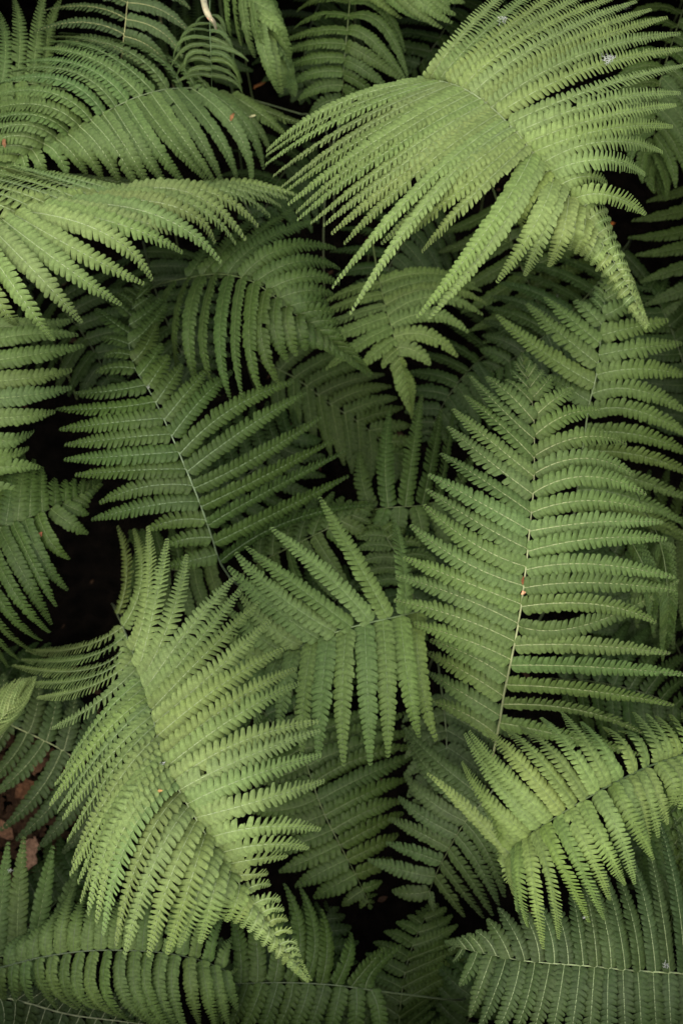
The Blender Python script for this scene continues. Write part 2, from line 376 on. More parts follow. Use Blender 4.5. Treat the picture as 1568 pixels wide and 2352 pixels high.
# ================= upper left arched frond
frond('broad upper left frond arching leftwards, its rachis crossing below the curled young frond',
  [(690,262,520),(560,225,590),(440,203,660),(370,208,700),(320,222,720),(250,254,735),(190,287,735),(120,322,725),(50,352,710),(-40,400,690),(-130,450,660)],
  A=[(560,225,630,262,705,285,-6,-40),(500,210,575,268,625,345),(440,203,545,300,582,418),(400,205,492,315,536,420),(365,209,440,318,500,426),(320,222,398,322,484,420),(285,238,350,335,420,428),
     (250,254,310,345,370,440),(205,280,268,350,318,440),(170,297,222,350,262,420),(130,317,172,352,204,402),(95,333,126,356,147,404),(60,347,72,375,80,406),(0,375,10,395,20,410),(-60,410,-40,440,-30,460)],
  B=[(480,206,425,150,350,110),(420,203,330,112,143,80),(345,213,228,120,112,104),(295,232,188,150,45,142),(250,254,150,173,0,184),(215,272,110,204,-30,222),(180,292,80,240,-60,262),(145,310,50,270,-80,300),(105,328,25,308,-80,350),(50,352,-10,352,-80,390),(-60,410,-90,400,-130,420)],
  sp=31, w=40, rib=PALE_, big=1.4, tint=G_, dz=(16,-40), rr=3.2, group='bright upper fronds')

# ================= left bright frond with combs hanging to the right
frond('bright left frond whose long leaflets sweep rightwards and droop like a comb',
  [(470,440,640),(360,446,700),(250,456,750),(160,468,775),(80,480,790),(0,498,798),(-80,516,800),(-170,545,790)],
  A=[(420,442,560,425,686,447,0,-30),(330,449,500,435,621,494),(260,456,430,440,566,551),(225,460,420,460,540,556),(190,465,400,475,498,566),(160,468,370,500,512,611),(120,474,290,500,445,552),
     (95,478,285,515,418,585),(55,486,245,540,354,643),(30,492,180,575,331,656),(0,498,150,612,283,706),(-35,506,95,640,188,740),(-70,514,50,680,125,780),(-105,523,-5,690,38,745),(-140,533,-60,700,-20,760)],
  B=[(420,442,330,420,240,405),(330,449,220,415,90,395),(230,460,130,420,0,380),(160,468,60,430,-70,400),(80,480,-20,440,-130,430),(0,498,-90,470,-180,470),(-80,516,-150,500,-220,510)],
  sp=30, w=55, keyed=True, plump=0.80, rib=PALE_, big=1.9, tint=Y_, dz=(12,-50), rr=4.4, curl=0.16, group='bright upper fronds')

# ================= centre upper frond, arched to the right
frond('mid green frond in the upper middle arching rightwards with a blunt leafy tip',
  [(310,690,450),(360,657,540),(425,640,610),(500,630,650),(575,645,675),(640,690,680),(700,740,670),(775,796,645),(848,858,610)],
  A=[(400,646,360,730,368,830),(430,640,400,760,425,905),(470,634,440,760,470,904),(510,632,485,790,522,915),(545,637,528,780,552,918),(575,645,566,790,584,906),(600,662,592,790,632,903),(625,680,625,765,657,840),(655,703,655,755,678,818),(690,732,697,765,712,800),(730,762,735,785,745,805),(790,808,795,822,803,834)],
  B=[(430,640,470,580,510,510),(480,632,545,565,640,480),(520,633,600,555,735,505),(560,641,660,575,775,585),(590,655,690,608,783,628),(620,676,705,648,776,664),(655,703,705,690,755,694),(690,732,735,722,772,730),(730,762,760,760,782,768),(790,808,812,812,824,822)],
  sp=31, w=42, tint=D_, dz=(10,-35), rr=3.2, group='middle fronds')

# ================= left centre frond, open, pale rachis
frond('open frond left of centre leaning up left with a pale grey green rachis',
  [(530,1330,500),(505,1290,560),(488,1238,595),(455,1145,630),(420,1060,645),(385,980,650),(345,900,645),(308,840,630),(296,780,615),(305,710,595),(335,645,570)],
  A=[(500,1275,450,1285,385,1300),(485,1235,430,1235,380,1250),(470,1195,400,1192,340,1215),(455,1150,345,1158,207,1188),(437,1105,325,1110,225,1140),(420,1062,300,1065,147,1069),(402,1022,280,1030,150,1047),(385,985,275,993,142,1010),
     (365,945,258,955,135,975),(346,905,250,920,137,925),(325,870,255,880,190,890),(308,840,262,838,225,848),(298,800,262,795,240,800),(296,765,255,735,220,706),(302,725,270,700,250,690),(318,680,300,665,288,660)],
  B=[(510,1290,660,1200,845,1158),(495,1255,640,1185,806,1106),(478,1210,600,1140,800,1034),(462,1165,620,1090,765,1010),(448,1125,590,1060,745,970),(433,1090,575,985,708,907),(418,1050,545,945,690,878),(400,1010,480,920,560,850),(378,965,430,900,480,850),(352,915,378,875,405,830),(325,870,352,835,376,800),(305,835,335,800,358,740),(297,780,335,750,384,690),(305,715,330,695,352,680),(320,675,335,655,345,645)],
  sp=43, w=44, tint=D_, rib=(0.10,0.14,0.07), dz=(6,-26), rr=3.6, group='middle fronds')

# ================= right centre frond, large and open
frond('largest open frond right of centre standing almost upright with a tan rachis',
  [(1130,1740,540),(1146,1660,600),(1157,1590,650),(1170,1530,680),(1189,1434,705),(1206,1309,725),(1216,1209,730),(1224,1124,725),(1226,1034,715),(1224,949,700),(1214,884,680),(1199,819,650)],
  A=[(1140,1690,1070,1640,985,1610),(1150,1630,1060,1575,975,1525),(1166,1550,1084,1500,985,1462),(1179,1490,1050,1435,905,1403),(1186,1449,1045,1378,899,1329),(1192,1407,1060,1352,934,1319),(1199,1362,1050,1298,921,1214),
     (1204,1322,1080,1268,976,1191),(1209,1280,1090,1218,976,1130),(1214,1236,1100,1178,972,1109),(1218,1190,1110,1118,1000,1054),(1222,1144,1122,1070,1025,990),(1225,1100,1130,1020,1040,943),(1226,1055,1145,980,1064,908),
     (1226,1010,1155,945,1080,863),(1225,968,1168,908,1120,868),(1222,928,1188,893,1158,876),(1216,893,1190,865,1175,845)],
  B=[(1146,1660,1290,1690,1470,1730),(1152,1620,1330,1632,1478,1684),(1158,1585,1350,1602,1518,1645),(1168,1540,1360,1545,1595,1560),(1177,1495,1340,1492,1540,1530),(1188,1438,1350,1432,1554,1334),(1195,1398,1370,1398,1512,1425),(1200,1358,1360,1350,1547,1364),
     (1206,1312,1360,1300,1552,1332),(1212,1268,1370,1238,1532,1239),(1216,1222,1370,1198,1520,1196),(1220,1178,1352,1152,1500,1178),(1224,1130,1350,1096,1481,1142),(1226,1088,1345,1050,1456,1094),
     (1227,1045,1338,1000,1436,1017),(1227,1005,1300,955,1382,940),(1225,965,1275,920,1324,897),(1222,928,1250,898,1278,871),(1216,893,1235,870,1248,850)],
  sp=43.5, w=47, tint=G_, rib=(0.18,0.20,0.09), big=1.2, dz=(10,-26), rr=5, curl=0.10, group='middle fronds')

# ================= frond behind, right edge
frond('frond behind the largest open one, its tip rising to the hanging top right tip',
  [(1290,1290,440),(1318,1180,520),(1330,1080,570),(1342,994,600),(1354,919,620),(1366,874,630),(1376,800,635),(1384,725,630),(1392,640,610)],
  A=[(1354,925,1310,895,1262,862),(1362,890,1255,828,1140,742),(1369,850,1282,780,1195,703),(1378,790,1312,735,1247,683),(1384,725,1362,700,1345,690),(1390,670,1376,655,1368,650)],
  B=[(1310,1210,1440,1190,1585,1250),(1322,1130,1440,1145,1580,1210),(1330,1080,1440,1090,1590,1145),(1338,1030,1470,1035,1600,1090),(1345,985,1470,992,1590,1035),(1350,950,1460,948,1590,1010),(1358,908,1460,898,1580,945),(1366,870,1470,858,1590,885),
     (1373,828,1460,812,1565,798),(1378,790,1450,778,1560,772),(1383,750,1430,732,1500,697),(1390,690,1412,675,1428,665)],
  sp=44, w=46, tint=G_, rib=(0.12,0.16,0.07), dz=(8,-26), rr=4.5, group='middle fronds')

# ================= centre frond
frond('frond at the very centre whose leaflets stand up left and hang straight down',
  [(1010,1400,640),(960,1405,662),(905,1418,678),(850,1430,686),(790,1446,688),(730,1468,680),(665,1496,662),(600,1535,635),(540,1590,600)],
  A=[(958,1405,965,1550,999,1702),(925,1413,942,1570,970,1690),(890,1421,898,1580,896,1730),(855,1429,865,1590,866,1752),(815,1439,812,1590,826,1752),(772,1451,757,1600,752,1762),(732,1467,717,1605,710,1750),(695,1483,672,1590,662,1700),(660,1498,630,1590,620,1680),(620,1522,585,1600,560,1670)],
  B=[(930,1412,925,1300,905,1190),(905,1418,845,1280,785,1130),(875,1424,790,1305,682,1176),(830,1435,720,1338,590,1237),(780,1449,650,1360,543,1272),(742,1463,630,1385,526,1296),(700,1480,610,1420,545,1345),(650,1505,580,1460,530,1410),(600,1535,550,1510,510,1480)],
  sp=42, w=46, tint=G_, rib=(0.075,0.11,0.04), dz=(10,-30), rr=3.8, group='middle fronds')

# ================= small frond in the centre gap
frond('dark frond in the gap right of centre with long leaflets standing straight up',
  [(1110,1175,440),(1030,1150,510),(960,1162,540),(910,1165,545),(860,1170,535),(810,1180,510)],
  A=[(1040,1152,1065,1090,1090,1040),(1010,1152,1030,1050,1045,945),(975,1158,1000,1050,1020,950),(940,1163,960,1040,976,915),(905,1165,905,1030,920,895),(875,1168,858,1090,862,1012),(840,1175,815,1110,800,1040)],
  B=[(1030,1150,1050,1210,1070,1280),(975,1160,995,1215,1010,1280),(930,1164,932,1200,930,1250),(880,1168,865,1210,850,1250)],
  sp=38, w=40, tint=D_, dz=(6,-16), rr=3.4, group='fronds in the dark gaps', tipauto=False)

# ================= large bright lower left frond
frond('largest bright frond at lower left fanning wide with its pointed tip aimed down right',
  [(262,1395,470),(276,1425,560),(293,1465,640),(315,1524,715),(350,1640,790),(375,1740,815),(410,1812,822),(450,1880,820),(500,1958,806),(552,2033,782),(605,2112,748),(655,2185,712),(708,2250,675)],
  A=doubled([(283,1442,180,1487,60,1492,-30,-150),(297,1475,200,1538,30,1530,-20,-140),(310,1508,220,1572,85,1598,-10,-110),(325,1560,235,1650,150,1760),(338,1600,235,1690,108,1850),(350,1640,250,1740,148,1886),(360,1690,262,1810,160,1985),(370,1725,270,1850,178,2032),
     (385,1760,272,1885,203,2104),(400,1792,295,1925,239,2144),(415,1820,325,1960,265,2172),(432,1850,352,1990,284,2192),(452,1885,385,2030,342,2198),(472,1915,432,2040,382,2195),(490,1943,452,2060,410,2177),(510,1972,485,2070,458,2164),
     (530,2000,512,2065,486,2125),(552,2033,540,2080,520,2118),(580,2075,572,2105,556,2130),(620,2133,614,2155,602,2174),(660,2190,656,2203,650,2215)], 9),
  B=[(270,1412,290,1310,268,1206,-5,-30),(284,1442,325,1330,310,1215),(305,1495,340,1360,332,1210),(318,1535,355,1385,381,1236),(325,1560,392,1420,426,1270),(332,1585,440,1440,546,1322),(340,1610,455,1475,558,1355),(346,1632,475,1500,598,1388),
     (354,1660,505,1530,618,1425),(364,1692,515,1570,661,1488),(374,1735,545,1605,683,1538),(385,1760,550,1640,691,1570),(400,1790,555,1705,728,1660),(412,1815,562,1740,738,1682),(428,1845,570,1785,738,1733),(450,1880,605,1835,746,1795),
     (478,1925,605,1900,733,1910),(502,1960,610,1940,706,1948),(520,1985,590,1973,656,1965),(538,2012,580,2008,616,2008),(560,2045,592,2032,622,2034),(582,2078,615,2064,644,2068),(612,2122,636,2110,660,2116),(645,2170,664,2162,682,2170),(675,2210,686,2205,696,2212)],
  sp=45, w=49, plump=0.84, keyed=True, tint=Y_, dz=(12,-46), rr=3.6, curl=0.12, group='bright upper fronds', rib=PALE_, big=1.4)

# ================= bright frond lower right
frond('bright lower right frond with a dark rachis and curled narrow leaflets above it',
  [(1660,1690,690),(1600,1718,720),(1568,1733,735),(1494,1758,760),(1424,1791,778),(1364,1823,788),(1324,1847,790),(1264,1884,780),(1224,1910,762),(1196,1932,735),(1172,1965,690),(1160,2000,640)],
  A=[(1600,1718,1625,1780,1620,1840),(1550,1739,1575,1790,1560,1855),(1505,1755,1548,1808,1530,1858),(1478,1766,1513,1838,1528,1897),(1440,1784,1473,1850,1494,1948),(1405,1802,1448,1880,1494,1978),(1368,1821,1425,1925,1460,2030),(1338,1839,1392,1955,1435,2032),
     (1305,1859,1355,1965,1400,2060),(1275,1878,1333,1990,1389,2114),(1248,1895,1295,2000,1345,2120),(1228,1908,1265,2030,1290,2162),(1212,1920,1225,2040,1246,2175),(1196,1932,1190,2030,1207,2125),(1186,1945,1180,2020,1190,2095),(1176,1958,1172,2010,1180,2060),(1168,1975,1165,2005,1172,2030)],
  B=[(1600,1718,1590,1670,1565,1635),(1555,1737,1542,1685,1505,1645),(1515,1751,1500,1695,1456,1640),(1485,1762,1465,1700,1420,1674),(1458,1776,1430,1705,1385,1664),(1424,1792,1380,1712,1330,1650),(1395,1806,1348,1712,1280,1640),(1370,1820,1308,1718,1235,1643),
     (1345,1834,1268,1728,1195,1658),(1320,1849,1232,1735,1155,1668),(1290,1868,1192,1745,1115,1680),(1262,1885,1160,1778,1079,1680),(1238,1902,1140,1800,1059,1693),(1216,1916,1120,1838,1062,1755),(1204,1926,1140,1862,1085,1800),(1193,1936,1150,1890,1105,1852),(1183,1948,1155,1920,1130,1890),(1172,1965,1060,1850,976,1776,4,-10),(1164,1985,1152,1965,1143,1935)],
  sp=24, w=37, keyed=True, plump=0.92, tint=(0.086,0.122,0.032), rib=(0.05,0.075,0.022), dz=(12,-44), rr=5, curl=0.20, group='bright upper fronds', tipauto=False, jit=3)
# ================= bottom right flat frond
frond('wide flat frond filling the bottom right corner with ladder like leaflets',
  [(1700,2250,620),(1568,2236,635),(1449,2229,640),(1354,2219,640),(1259,2212,635),(1184,2204,625),(1134,2194,615),(1084,2184,600),(1030,2165,575)],
  A=[(1568,2236,1572,2340,1575,2450),(1449,2230,1455,2330,1462,2440),(1354,2220,1343,2320,1332,2430),(1259,2213,1238,2310,1205,2410),(1184,2205,1160,2290,1112,2400),(1134,2195,1110,2255,1072,2340),(1084,2185,1068,2215,1050,2240)],
  B=[(1640,2244,1630,2060,1590,1880),(1568,2236,1550,2050,1500,1860),(1524,2233,1500,2080,1468,1935),(1490,2231,1470,2100,1425,1980),(1449,2228,1430,2110,1392,1985),(1400,2222,1385,2118,1350,2010),(1354,2218,1343,2125,1325,2030),(1300,2214,1288,2135,1255,2055),(1259,2212,1245,2135,1205,2062),
     (1200,2206,1178,2148,1140,2085),(1140,2195,1120,2160,1092,2138),(1084,2184,1070,2165,1055,2150)],
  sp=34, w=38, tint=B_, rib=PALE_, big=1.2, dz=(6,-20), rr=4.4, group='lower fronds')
frond('tall narrow leaflets rising between the lower right frond and the right edge',
  [(1500,2290,530),(1530,2180,580),(1545,2060,610),(1545,1960,620),(1535,1860,610),(1520,1800,590)],
  A=[(1530,2180,1585,2120,1640,2080),(1545,2060,1590,2000,1640,1960),(1540,1900,1570,1870,1600,1850)],
  B=[(1530,2180,1490,2080,1470,1960),(1545,2060,1510,1980,1490,1900),(1540,1900,1515,1870,1500,1850)],
  sp=40, w=40, tint=D_, rr=3, group='lower fronds')

# ================= dark fronds of the lower middle
frond('dark frond below the centre with leaflets spread level on both sides',
  [(672,1600,400),(690,1700,450),(715,1790,475),(745,1870,480),(780,1940,470),(812,2000,450),(850,2080,410)],
  A=[(685,1680,790,1660,910,1600),(700,1735,810,1700,945,1655),(715,1790,830,1730,960,1702),(735,1845,850,1785,958,1745),(757,1895,855,1845,930,1825),(785,1950,862,1908,925,1880),(815,2005,860,1985,900,1962)],
  B=[(685,1680,630,1710,560,1720),(715,1790,650,1815,570,1820),(740,1860,665,1885,575,1890),(765,1910,695,1940,620,1960),(795,1965,725,2000,665,2032),(825,2030,785,2055,760,2075)],
  sp=40, w=42, tint=D_, dz=(5,-15), rr=3.4, group='fronds in the dark gaps')
frond('dusky grey green frond hanging down left of the bright lower right frond',
  [(1150,1790,560),(1115,1835,560),(1080,1872,555),(1050,1915,540),(1025,1960,520),(1004,2000,495),(984,2050,460)],
  A=[(1115,1835,1010,1750,926,1664),(1090,1862,1000,1790,938,1700),(1070,1885,980,1830,930,1765),(1050,1915,965,1868,912,1820),(1030,1948,955,1910,895,1880),(1012,1985,950,1965,880,1945),(1000,2008,930,1992,842,1965),(988,2040,940,2040,890,2030)],
  B=[(1115,1835,1160,1900,1180,1980),(1080,1872,1130,1945,1160,2040),(1050,1915,1100,1980,1145,2075),(1025,1960,1075,2030,1125,2105),(1004,2000,1045,2050,1088,2112),(988,2040,1000,2070,1010,2095)],
  sp=36, w=38, tint=B_, dz=(5,-25), rr=3.2, group='lower fronds')
frond('darkened green frond partly hidden behind the bottom centre shadows',
  [(1010,1560,470),(1020,1640,500),(1025,1720,505),(1015,1800,495),(1000,1880,470)],
  A=[(1015,1600,1090,1640,1180,1700),(1024,1680,1090,1720,1180,1790),(1022,1760,1080,1810,1140,1880)],
  B=[(1015,1600,970,1620,925,1660),(1024,1680,975,1700,930,1740),(1022,1760,975,1790,935,1830)],
  sp=38, w=40, tint=B_, dz=(4,-15), rr=3, group='fronds in the dark gaps')

# ================= bottom left fronds
frond('dark curled frond along the bottom left, its tips hooking downwards',
  [(-130,2250,575),(-60,2238,585),(0,2223,595),(100,2198,605),(200,2184,610),(300,2183,605),(400,2192,590),(480,2212,570),(540,2240,545)],
  A=[(0,2223,0,2260,10,2300),(50,2210,48,2260,62,2305),(100,2198,105,2262,150,2315),(150,2190,145,2272,202,2322),(200,2184,195,2285,265,2338),(250,2182,252,2290,325,2350),(300,2183,305,2290,370,2368),(350,2187,350,2300,418,2380),(400,2192,400,2290,440,2380),(450,2204,460,2290,480,2370),(500,2220,518,2290,540,2350)],
  B=[(20,2218,25,2180,50,2150),(60,2207,68,2158,90,2132),(95,2199,100,2145,146,2096),(135,2193,140,2115,170,2040),(175,2187,180,2110,205,2050),(215,2184,225,2110,240,2050),(265,2183,275,2110,290,2050),(330,2184,335,2110,350,2050),(400,2192,412,2120,430,2060),(470,2210,485,2140,505,2080)],
  sp=31, w=30, tint=G_, rib=(0.05,0.07,0.03), dz=(10,-35), rr=4, curl=0.25, group='lower fronds', jit=4)
frond('dark frond at the bottom edge with long leaflets standing up under the bright tip',
  [(980,2290,500),(860,2275,525),(780,2264,535),(700,2258,540),(620,2257,538),(550,2259,530),(480,2262,510)],
  A=[(840,2273,860,2225,920,2173),(800,2266,840,2215,870,2170),(770,2263,800,2190,800,2140),(735,2260,750,2170,735,2080),(695,2258,717,2150,684,2033),(655,2257,675,2150,640,2040),(610,2257,612,2160,590,2060),(575,2258,572,2170,550,2080),(530,2260,528,2190,520,2120)],
  B=[(850,2274,870,2330,870,2400),(800,2266,790,2330,770,2400),(750,2261,730,2330,700,2410),(700,2258,680,2330,640,2410),(650,2257,630,2330,590,2410),(600,2257,572,2330,530,2410),(550,2259,525,2320,485,2400)],
  sp=36, w=36, tint=D_, rib=(0.05,0.07,0.03), dz=(6,-15), rr=3.4, group='lower fronds')
frond('frond cut by the bottom left corner with a pale straight rachis',
  [(-90,2266,550),(0,2288,550),(60,2303,550),(150,2328,540),(280,2346,530),(400,2362,510)],
  A=[(0,2288,10,2340,0,2400),(60,2303,50,2350,30,2410),(150,2328,135,2370,120,2420),(280,2346,260,2390,240,2430)],
  B=[(0,2288,20,2270,45,2262),(60,2303,85,2285,110,2270),(150,2328,170,2300,190,2280),(280,2346,300,2315,320,2290)],
  sp=38, w=40, tint=B_, rib=(0.2,0.22,0.11), dz=(2,-8), rr=4.4, group='lower fronds')
frond('two tall pointed leaflets rising at the lower left edge in front of the leaf litter',
  [(-110,2225,530),(-50,2205,550),(10,2195,560),(70,2185,560),(120,2160,555),(160,2135,540)],
  A=[(-50,2205,-20,2080,-10,1960),(5,2196,14,2060,30,1926),(45,2190,50,2060,61,1916),(95,2173,122,2060,156,1958),(140,2147,180,2080,200,2000)],
  B=[(-50,2205,-40,2260,-30,2300),(45,2190,60,2230,70,2280),(120,2160,150,2190,170,2230)],
  sp=44, w=40, tint=G_, dz=(6,-10), rr=3, group='lower fronds', tipauto=False)
frond('grey green frond on the lower left edge sloping down over brown leaf litter',
  [(-150,1595,410),(-60,1630,440),(0,1655,455),(75,1688,460),(145,1724,460),(210,1770,445),(270,1840,410)],
  A=[(-20,1646,-40,1700,-80,1760),(20,1663,-10,1710,-60,1770),(60,1681,30,1735,-30,1800),(100,1700,55,1760,-10,1822),(140,1722,85,1815,0,1906),(200,1762,145,1850,65,1935),(250,1815,215,1880,165,1950)],
  B=[(-50,1634,-30,1590,-20,1540),(0,1655,20,1605,30,1550),(50,1676,68,1620,75,1560),(90,1695,108,1640,115,1580),(130,1716,145,1655,155,1590),(180,1745,200,1690,210,1620),(240,1805,262,1760,280,1700)],
  sp=44, w=42, tint=B_, rib=(0.16,0.19,0.08), dz=(3,-10), rr=4.2, group='lower fronds')
frond('small bright tip poking in at the left edge above the leaf litter',
  [(-150,1790,560),(-70,1720,600),(0,1655,620),(40,1612,620),(80,1560,605)],
  A=[(-70,1720,-70,1660,-40,1590),(0,1655,12,1602,42,1560),(35,1617,46,1585,66,1556)],
  B=[(-70,1720,-25,1705,20,1670),(0,1655,38,1640,70,1600),(40,1612,60,1596,80,1568)],
  sp=15, w=15, plump=0.8, tint=Y_, rr=2.5, group='middle fronds', dz=(2,-8))

# ================= left edge
frond('frond on the left edge with level bright leaflets ending over a black gap',
  [(-30,690,640),(-55,780,660),(-65,870,670),(-80,970,665),(-85,1080,650),(-85,1180,620),(-75,1260,570)],
  A=[(-45,745,70,750,170,738),(-55,790,70,770,185,770),(-62,850,70,832,190,806),(-65,890,60,878,166,860),(-70,930,60,918,161,901),(-80,970,40,968,118,954),(-82,1030,0,1040,60,1010),(-84,1080,15,1062,90,1057),(-85,1130,20,1130,90,1156),(-83,1180,0,1190,45,1217),(-80,1230,-20,1225,30,1235)],
  B=[(-55,790,-130,780,-200,790),(-80,970,-150,960,-220,970),(-85,1130,-150,1130,-210,1140)],
  sp=43, w=46, tint=G_, dz=(8,-28), rr=4, group='middle fronds')
frond('frond bulging from the left edge with ragged tips over the black hollow',
  [(-190,1275,590),(-100,1248,620),(-40,1228,635),(20,1206,640),(70,1187,638),(110,1172,632),(160,1150,620),(232,1108,595)],
  A=[(-150,1265,-60,1420,20,1530,6,-80),(-100,1248,-30,1410,75,1504,6,-75),(-60,1236,10,1390,92,1474,6,-70),(-25,1223,40,1360,115,1450,6,-60),(10,1210,65,1320,118,1424,6,-50),(38,1200,85,1300,135,1384),(62,1190,100,1278,157,1346),(85,1182,112,1250,150,1299),(103,1175,140,1225,192,1261),(122,1167,165,1198,206,1214),(150,1155,180,1168,202,1178),(190,1133,202,1140,212,1146)],
  B=[(-100,1248,-90,1150,-70,1050),(-40,1228,-30,1130,-15,1040),(0,1214,15,1125,22,1040),(38,1200,45,1118,52,1035),(75,1186,78,1118,85,1060),(105,1174,102,1125,106,1075),(135,1161,135,1130,138,1104),(165,1147,165,1120,170,1100),(200,1128,205,1112,212,1102)],
  sp=31, w=38, tint=D_, dz=(6,-34), rr=3.6, group='middle fronds')

# ================= top edge
frond('dark frond hanging from the top edge with arching leaflets both sides',
  [(812,-110,610),(805,-20,640),(798,60,650),(792,120,645),(788,180,630),(786,240,600),(785,290,550)],
  A=[(806,-30,860,-30,925,20),(800,30,880,50,935,176),(796,75,852,100,936,190),(792,115,842,140,920,192),(790,150,832,170,882,212),(788,190,820,205,852,228),(786,235,805,245,825,262)],
  B=[(806,-30,740,-40,670,-10),(800,30,735,28,680,62),(797,70,720,72,640,102),(793,112,720,110,655,130),(790,150,720,152,662,178),(788,190,730,192,678,224),(786,235,750,240,720,265)],
  sp=33, w=33, tint=D_, dz=(8,-28), rr=2.8, group='fronds along the top edge')
frond('frond tip entering from the top edge beside the bright frond, two points showing',
  [(640,-130,620),(740,-110,650),(850,-80,670),(940,-50,675),(1010,-20,665),(1060,0,650)],
  A=[(740,-110,800,-30,880,30),(820,-90,900,0,972,50),(860,-78,930,5,1010,66),(930,-53,985,5,1044,40),(1000,-25,1015,-5,1030,12)],
  B=[(740,-110,800,-140,850,-160),(940,-50,980,-70,1010,-90)],
  sp=42, w=40, tint=G_, dz=(4,-20), rr=2.8, group='fronds along the top edge')
frond('narrow frond hanging at the top middle with clustered pointed tips',
  [(505,-120,640),(530,-60,680),(562,-10,700),(595,40,700),(625,90,680),(650,150,640),(672,212,590)],
  A=[(520,-80,520,10,530,80),(545,-38,550,45,565,118),(570,0,585,80,611,155),(598,45,618,140,637,219),(630,100,645,150,655,200)],
  B=[(530,-60,590,-20,640,10),(562,-10,620,20,650,60),(595,40,645,80,665,125),(625,90,655,130,672,160),(650,150,668,180,678,215)],
  sp=34, w=40, tint=G_, dz=(6,-50), rr=3, group='fronds along the top edge')
frond('young unfurling frond at the top with thin curled spidery leaflets',
  [(484,-40,700),(482,20,735),(483,80,750),(485,130,745),(486,170,725),(487,215,690)],
  A=[(482,35,510,50,522,105,6,-35),(483,65,518,80,540,135,6,-35),(483,90,530,105,556,150,6,-35),(484,110,535,130,566,175,6,-35),(485,135,530,150,557,198,6,-35),(486,155,530,172,569,208,4,-30),(486,180,525,200,566,228,4,-30)],
  B=[(482,35,450,45,432,95,6,-35),(483,65,430,70,412,125,6,-35),(483,90,430,100,403,150,6,-35),(484,115,430,118,405,165,6,-35),(485,140,435,135,407,172,6,-35),(486,160,440,158,415,180,4,-30),(486,185,450,185,425,200,4,-30)],
  sp=17, w=14, tint=(0.036,0.056,0.014), rib=(0.05,0.08,0.025), dz=(6,-35), rr=3, curl=0.3, jit=16, group='fronds along the top edge', tipauto=False)
frond('frond in the top left corner pointing down with a pale yellowish rachis',
  [(308,-140,630),(300,-70,660),(294,0,680),(288,60,685),(281,120,675),(275,180,650)],
  A=[(300,-70,370,-70,440,-20),(295,-10,365,0,440,50),(292,25,375,50,425,110),(288,60,360,85,415,140),(284,95,330,115,370,150)],
  B=[(300,-70,220,-90,130,-70),(296,-25,225,-50,135,-30),(292,25,215,0,120,-8),(288,62,190,30,75,62),(284,95,190,68,78,88),(279,135,220,115,170,125)],
  sp=37, w=38, tint=B_, rib=(0.2,0.2,0.08), dz=(5,-18), rr=3.2, group='fronds along the top edge')
frond('two blunt upright leaflets in the extreme top left corner',
  [(140,205,650),(85,195,665),(35,188,670),(-15,190,670),(-70,195,660)],
  A=[(110,198,110,90,140,0),(80,194,92,80,110,-20),(42,188,48,70,32,-20),(5,189,12,100,-6,15),(-30,190,-30,90,-60,0)],
  B=[(80,194,85,230,90,280),(35,188,38,230,30,270),(-15,190,-15,230,-30,270)],
  sp=36, w=42, tint=G_, dz=(5,-10), rr=3, group='fronds along the top edge', tipauto=False)
frond('leaflets of a frond crossing behind the top right frond near the right edge',
  [(1600,-80,560),(1575,0,590),(1545,90,610),(1515,190,615),(1502,280,600),(1505,360,570),(1520,430,530)],
  A=[(1560,50,1610,80,1660,140),(1515,190,1560,240,1610,310),(1502,280,1545,330,1575,410),(1504,340,1530,400,1532,450),(1512,400,1522,430,1528,460)],
  B=[(1575,0,1500,-20,1430,20),(1530,140,1470,130,1400,170),(1505,230,1455,240,1410,290),(1502,300,1465,330,1450,390),(1505,360,1490,400,1502,445)],
  sp=34, w=36, tint=D_, dz=(4,-20), rr=2.6, group='right edge fronds')

# ================= background right
frond('very dark frond in the shade under the hanging top right tip',
  [(1130,430,330),(1160,520,360),(1195,610,370),(1235,700,365),(1275,790,340)],
  A=[(1145,475,1230,430,1330,400),(1175,560,1270,520,1370,480),(1205,635,1300,590,1400,555),(1235,700,1310,680,1390,640),(1260,755,1310,745,1350,730)],
  B=[(1145,475,1080,510,1000,540),(1175,560,1100,600,1010,640),(1205,635,1140,680,1060,720),(1235,700,1180,750,1110,790),(1260,755,1225,780,1190,810)],
  sp=40, w=40, tint=D_, dz=(4,-12), rr=3, group='right edge fronds')
frond('shaded frond at the right edge with level leaflets pointing left',
  [(1640,380,430),(1650,450,450),(1655,530,455),(1650,610,450),(1640,700,430),(1620,780,400)],
  A=[(1645,420,1560,440,1480,462),(1652,470,1560,495,1450,520),(1655,515,1550,545,1440,552),(1654,560,1560,580,1462,605),(1650,610,1560,640,1480,670),(1645,670,1570,700,1490,740),(1635,720,1580,750,1520,800)],
  B=[(1650,450,1700,440,1760,430),(1650,610,1720,610,1770,620)],
  sp=42, w=42, tint=D_, dz=(4,-14), rr=3.2, group='right edge fronds')
frond('shaded frond low at the right edge with leaflets hanging straight down',
  [(1350,1250,440),(1400,1235,460),(1460,1225,470),(1530,1220,470),(1600,1215,460),(1680,1215,440)],
  A=[(1380,1240,1372,1330,1365,1400),(1430,1229,1428,1330,1430,1420),(1480,1223,1485,1340,1490,1460),(1530,1220,1535,1350,1545,1490),(1590,1216,1592,1350,1590,1480)],
  B=[(1380,1240,1400,1180,1420,1110),(1460,1225,1480,1150,1500,1080),(1530,1220,1555,1150,1575,1080),(1600,1215,1620,1150,1640,1080)],
  sp=38, w=38, tint=D_, dz=(4,-14), rr=3, group='right edge fronds', tipauto=False)
